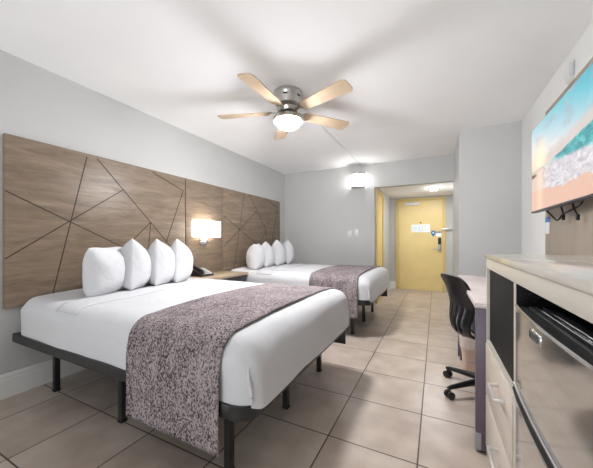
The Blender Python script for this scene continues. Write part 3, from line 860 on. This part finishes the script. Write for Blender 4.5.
# ------------------------------------------------------------------ desk
DKX, DKY0, DKY1 = 0.183, 1.738, 3.10
dk = thing('desk', 'pale desk with violet grey side panel beside the dresser and black chair', 'desk', (0.51, 2.42, 0))
obj('desk_top', B((DKX, DKY0, 0.752), (0.845, DKY1, 0.780), 0.003), M['desk_top'], dk)
for y in (DKY0, DKY1 - 0.03):
    sp = obj('side_panel', B((DKX + 0.003, y, 0.01), (0.83, y + 0.028, 0.752), 0.002), M['desk_side'], dk)
    if y == DKY0: obj('foot_guard', B((DKX - 0.001, y - 0.0015, 0.012), (DKX + 0.028, y + 0.03, 0.10), 0.001), M['grey_plastic'], sp)
    obj('glide', B((DKX + 0.02, y + 0.004, 0), (DKX + 0.06, y + 0.024, 0.012)), M['black_rubber'], sp)
obj('modesty_panel', B((0.80, DKY0 + 0.03, 0.3), (0.82, DKY1 - 0.03, 0.752)), M['desk_side'], dk)

# ------------------------------------------------------------------ chair
ca = math.radians(20); F_ = Vector((math.cos(ca), math.sin(ca), 0)); W_ = Vector((-math.sin(ca), math.cos(ca), 0)); O_ = Vector((0.215, 2.375, 0))
def cp(f, w, z): return O_ + F_ * f + W_ * w + Vector((0, 0, z))
ch = thing('office_chair', 'black plastic swivel chair with slotted back pushed under the pale desk', 'office chair', (O_ + F_ * 0.11).to_tuple())
prof = [(0.0, 0.425), (-0.055, 0.430), (-0.095, 0.46), (-0.108, 0.52), (-0.10, 0.58), (-0.09, 0.64), (-0.093, 0.70), (-0.11, 0.77), (-0.135, 0.835), (-0.145, 0.86)]
prof = [Vector((f, 0, z)) for f, z in prof]
cen = smooth_path(prof, 4)
bm = bmesh.new(); nw = 24; g = []
for j, p in enumerate(cen):
    q = j / (len(cen) - 1)
    hw = 0.085 + 0.12 * (min(1, q / 0.65) ** 0.9)
    row = []
    for i in range(nw + 1):
        s_ = 2 * i / nw - 1
        f = p.x + 0.055 * s_ * s_ * (0.4 + 0.6 * (1 - q))
        z = p.z - 0.03 * (abs(s_) ** 6) * (q ** 4)
        row.append(bm.verts.new(cp(f, hw * s_ * (1 - 0.04 * q ** 6), z)))
    g.append(row)
for j in range(len(g) - 1):
    for i in range(nw):
        q = (j + 0.5) / (len(cen) - 1)
        if 0.22 < q < 0.56 and i in (4, 5, 8, 9, 14, 15, 18, 19): continue
        bm.faces.new((g[j][i], g[j][i + 1], g[j + 1][i + 1], g[j + 1][i]))
o = obj('backrest', bm, M['black_plastic'], ch, angle=60); solid(o, 0.012)
bm = rslab((-0.21, -0.21, 0.445), (0.21, 0.21, 0.50), 0.026, 0.06, 0, 0.012)
bmesh.ops.transform(bm, matrix=Matrix.Translation(cp(0.235, 0, 0)) @ Matrix.Rotation(ca, 4, 'Z'), verts=bm.verts)
obj('seat', bm, M['seat_fabric'], ch, angle=70)
bm = rslab((-0.20, -0.20, 0.425), (0.20, 0.20, 0.447), 0.01, 0.1)
bmesh.ops.transform(bm, matrix=Matrix.Translation(cp(0.235, 0, 0)) @ Matrix.Rotation(ca, 4, 'Z'), verts=bm.verts)
obj('seat_pan', bm, M['black_plastic'], ch)
bc = cp(0.115, 0, 0)
bm = bmesh.new(); cyl(bm, bc + Vector((0, 0, 0.08)), bc + Vector((0, 0, 0.25)), 0.026); cyl(bm, bc + Vector((0, 0, 0.25)), bc + Vector((0, 0, 0.43)), 0.016)
obj('gas_lift', bm, M['black_plastic'], ch)
bm = bmesh.new(); box(bm, (bc.x - 0.07, bc.y - 0.05, 0.395), (bc.x + 0.13, bc.y + 0.05, 0.426), 0.008); obj('tilt_box', bm, M['black_metal'], ch)
bm = bmesh.new(); cyl(bm, bc + Vector((0, 0, 0.065)), bc + Vector((0, 0, 0.125)), 0.045, 0.036); obj('base_hub', bm, M['black_plastic'], ch)
for k in range(5):
    a = math.radians(216 + 72 * k); d = Vector((math.cos(a), math.sin(a), 0)); e = Vector((-d.y, d.x, 0))
    bm = bmesh.new()
    tube(bm, [bc + d * r_ + Vector((0, 0, z)) for r_, z in ((0.02, 0.10), (0.1, 0.098), (0.2, 0.086), (0.28, 0.076), (0.305, 0.070))], [0.026, 0.023, 0.019, 0.016, 0.012], 10)
    lg = obj('leg', bm, M['black_plastic'], ch)
    bm = bmesh.new(); wc = bc + d * 0.295
    for s_ in (-1, 1): cyl(bm, wc + e * 0.006 * s_ + Vector((0, 0, 0.026)), wc + e * 0.025 * s_ + Vector((0, 0, 0.026)), 0.026, n=20)
    cyl(bm, wc + Vector((0, 0, 0.026)), wc + Vector((0, 0, 0.072)), 0.008, n=10)
    obj('caster', bm, M['black_plastic'], lg)

# ------------------------------------------------------------------ waste bin
bn = thing('waste_bin', 'blush coloured plastic waste bin with a clear liner under the desk', 'waste bin', (0.34, 2.86, 0))
bm = bmesh.new()
def rect(cx, cy, hx, hy, z, r=0.03):
    out = []
    for (sx_, sy_, a0) in ((1, 1, 0), (-1, 1, 90), (-1, -1, 180), (1, -1, 270)):
        for i in range(5):
            a = math.radians(a0 + 90 * i / 4); out.append((cx + sx_ * (hx - r) + r * math.cos(a), cy + sy_ * (hy - r) + r * math.sin(a), z))
    return out
def loft(bm, loops, cap0=True, cap1=False):
    R = [[bm.verts.new(p) for p in L] for L in loops]; n = len(R[0])
    for A, Q in zip(R, R[1:]):
        for k in range(n): bm.faces.new((A[k], A[(k + 1) % n], Q[(k + 1) % n], Q[k]))
    if cap0: bm.faces.new(list(reversed(R[0])))
    if cap1: bm.faces.new(R[-1])
loft(bm, [rect(0.34, 2.86, 0.13, 0.105, 0.004), rect(0.34, 2.86, 0.14, 0.115, 0.15), rect(0.34, 2.86, 0.15, 0.125, 0.29)])
solid(obj('bucket', bm, M['bin'], bn), 0.005)
bm = bmesh.new()
loft(bm, [rect(0.34, 2.86, 0.156, 0.131, 0.20), rect(0.34, 2.86, 0.158, 0.133, 0.295), rect(0.34, 2.86, 0.146, 0.121, 0.297), rect(0.34, 2.86, 0.138, 0.113, 0.08)], cap0=False)
M['liner'] = None
lm, nt, b = new_mat('clear_liner_film'); b.inputs['Base Color'].default_value = lin((235, 228, 222)); b.inputs['Roughness'].default_value = 0.3
b.inputs['Alpha'].default_value = 0.45; bump(nt, b, noise_tex(nt, coords(nt), 25, 4), 0.6, 0.02)
obj('liner', bm, lm, bn)
obj('grip_slot', B((0.190, 2.835, 0.06), (0.206, 2.875, 0.16), 0.003), M['dark_print'], bn)

# ------------------------------------------------------------------ right wall: panel, television, cables, small items
bm = bmesh.new(); box(bm, (XR - 0.018, 0.45, 0.80), (XR, 3.08, 2.20), 0.002)
tag(obj('wall_panel', bm, M['wall_panel'], at=(XR - 0.009, 1.76, 0.80)), 'large greige wood panel on the right wall behind the television', 'wall panel')
PW = XR - 0.018
tv = thing('television', 'flat television showing a turquoise beach wave, mounted on the right wall', 'television', (0.74, (TVY0 + TVY1) / 2, TVZ0))
obj('cabinet', B((0.722, TVY0 - 0.008, TVZ0 - 0.014), (0.757, TVY1 + 0.008, TVZ1 + 0.008), 0.004), M['black_plastic'], tv)
obj('screen', B((0.7185, TVY0, TVZ0), (0.7215, TVY1, TVZ1)), mat_screen(), tv, smooth=False)
obj('bottom_bezel', B((0.717, TVY0 - 0.008, TVZ0 - 0.015), (0.7225, TVY1 + 0.008, TVZ0 - 0.001), 0.001), M['dark_print'], tv)
obj('mount', B((0.757, 2.25, 1.52), (PW, 2.55, 1.86), 0.004), M['black_metal'], tv)
cabs = [('power_cable', [(0.76, 2.80, 1.40), (0.77, 2.82, 1.345), (0.775, 2.74, 1.30), (0.78, 2.64, 1.255), (0.785, 2.55, 1.29), (0.79, 2.42, 1.31), (0.79, 2.30, 1.33), (0.78, 2.2, 1.40)], 0.0055, 'black cable looping lowest in a V under the television', None),
        ('video_cable', [(0.78, 2.58, 1.40), (0.785, 2.58, 1.34), (0.79, 2.575, 1.31), (0.795, 2.58, 1.285)], 0.005, 'short black cable hanging straight under the television, left of two plug ends', 1),
        ('video_cable', [(0.78, 2.36, 1.40), (0.785, 2.40, 1.35), (0.79, 2.385, 1.30), (0.795, 2.36, 1.27)], 0.005, 'short black cable with plug hanging under the television, right of two plug ends', 1)]
for nm, pts, r, lab, plug in cabs:
    t_ = thing(nm, lab, 'cable', pts[0])
    bm = bmesh.new(); tube(bm, smooth_path(pts, 7), r, 8); obj('cord', bm, M['black_rubber'], t_)
    if plug:
        e = Vector(pts[-1]); bm = bmesh.new(); box(bm, (e.x - 0.008, e.y - 0.012, e.z - 0.035), (e.x + 0.008, e.y + 0.012, e.z + 0.003), 0.003)
        obj('plug', bm, M['black_plastic'], t_)

cd = thing('wall_card', 'small white card with blue top on the greige panel below the television', 'card', (PW, 3.02, 1.165))
obj('card', B((PW - 0.004, 2.975, 1.165), (PW, 3.06, 1.26), 0.001), M['paper'], cd)
obj('header', B((PW - 0.005, 2.97, 1.26), (PW, 3.065, 1.30), 0.001), M['card_blue'], cd)
ol = thing('wall_outlet', 'white outlet plate on the greige panel just above the dresser top', 'outlet', (PW, 3.03, 0.85))
obj('plate', B((PW - 0.007, 2.985, 0.84), (PW, 3.06, 0.955), 0.002), M['white_plastic'], ol)
obj('sockets', B((PW - 0.009, 3.008, 0.86), (PW - 0.007, 3.038, 0.935), 0.001), M['grey_plastic'], ol)
se = thing('motion_sensor', 'small white sensor with grey lens high on the right wall above the television', 'sensor', (XR, 2.6, 2.21))
bm = bmesh.new(); prism(bm, [(XR, 2.22), (XR - 0.022, 2.24), (XR - 0.03, 2.29), (XR - 0.022, 2.34), (XR, 2.355)], 'y', 2.57, 2.66)
obj('housing', bm, M['white_plastic'], se)
obj('lens', B((XR - 0.030, 2.56, 2.25), (XR - 0.004, 2.571, 2.34), 0.006), plain('pale_grey_lens', (205, 206, 208), 0.4), se)

# ------------------------------------------------------------------ camera
cam = bpy.data.cameras.new('camera'); co = bpy.data.objects.new('camera', cam); COL.objects.link(co)
co.location = (0, 0, 1.105); co.rotation_euler = (PI / 2, 0, math.radians(26.5))
cam.sensor_width = 36.0; cam.lens = 36.0 * 280 / 593; cam.shift_y = 7.0 / 593; cam.clip_start = 0.02
S.camera = co

# ------------------------------------------------------------------ light
def area(name, loc, rot, sx_, sy_, w, col=(1, 1, 1)):
    l = bpy.data.lights.new(name, 'AREA'); l.shape = 'RECTANGLE'; l.size = sx_; l.size_y = sy_; l.energy = w; l.color = col
    o = bpy.data.objects.new(name, l); COL.objects.link(o); o.location = loc; o.rotation_euler = rot; return o
# daylight through the window behind the camera
area('daylight', ((WX0 + WX1) / 2, YF - T - 0.25, 1.5), (math.radians(82), 0, 0), WX1 - WX0, 1.6, 8, (0.86, 0.93, 1.0))
# added fill: unseen low area light outside, aimed up to brighten the ceiling
bl_ = area('ceiling_fill', ((WX0 + WX1) / 2, YF - T - 0.75, 0.02), (math.radians(112), 0, 0), WX1 - WX0, 0.9, 21, (0.97, 0.985, 1.0))
bl_.data.spread = math.radians(70)
w = bpy.data.worlds.new('world'); S.world = w; w.use_nodes = True
w.node_tree.nodes['Background'].inputs[0].default_value = (0.85, 0.92, 1.0, 1); w.node_tree.nodes['Background'].inputs[1].default_value = 0.6

S.view_settings.view_transform = 'Standard'; S.view_settings.look = 'None'
S.view_settings.gamma = 1.0; S.view_settings.exposure = EXPOSURE; S.view_settings.use_curve_mapping = False
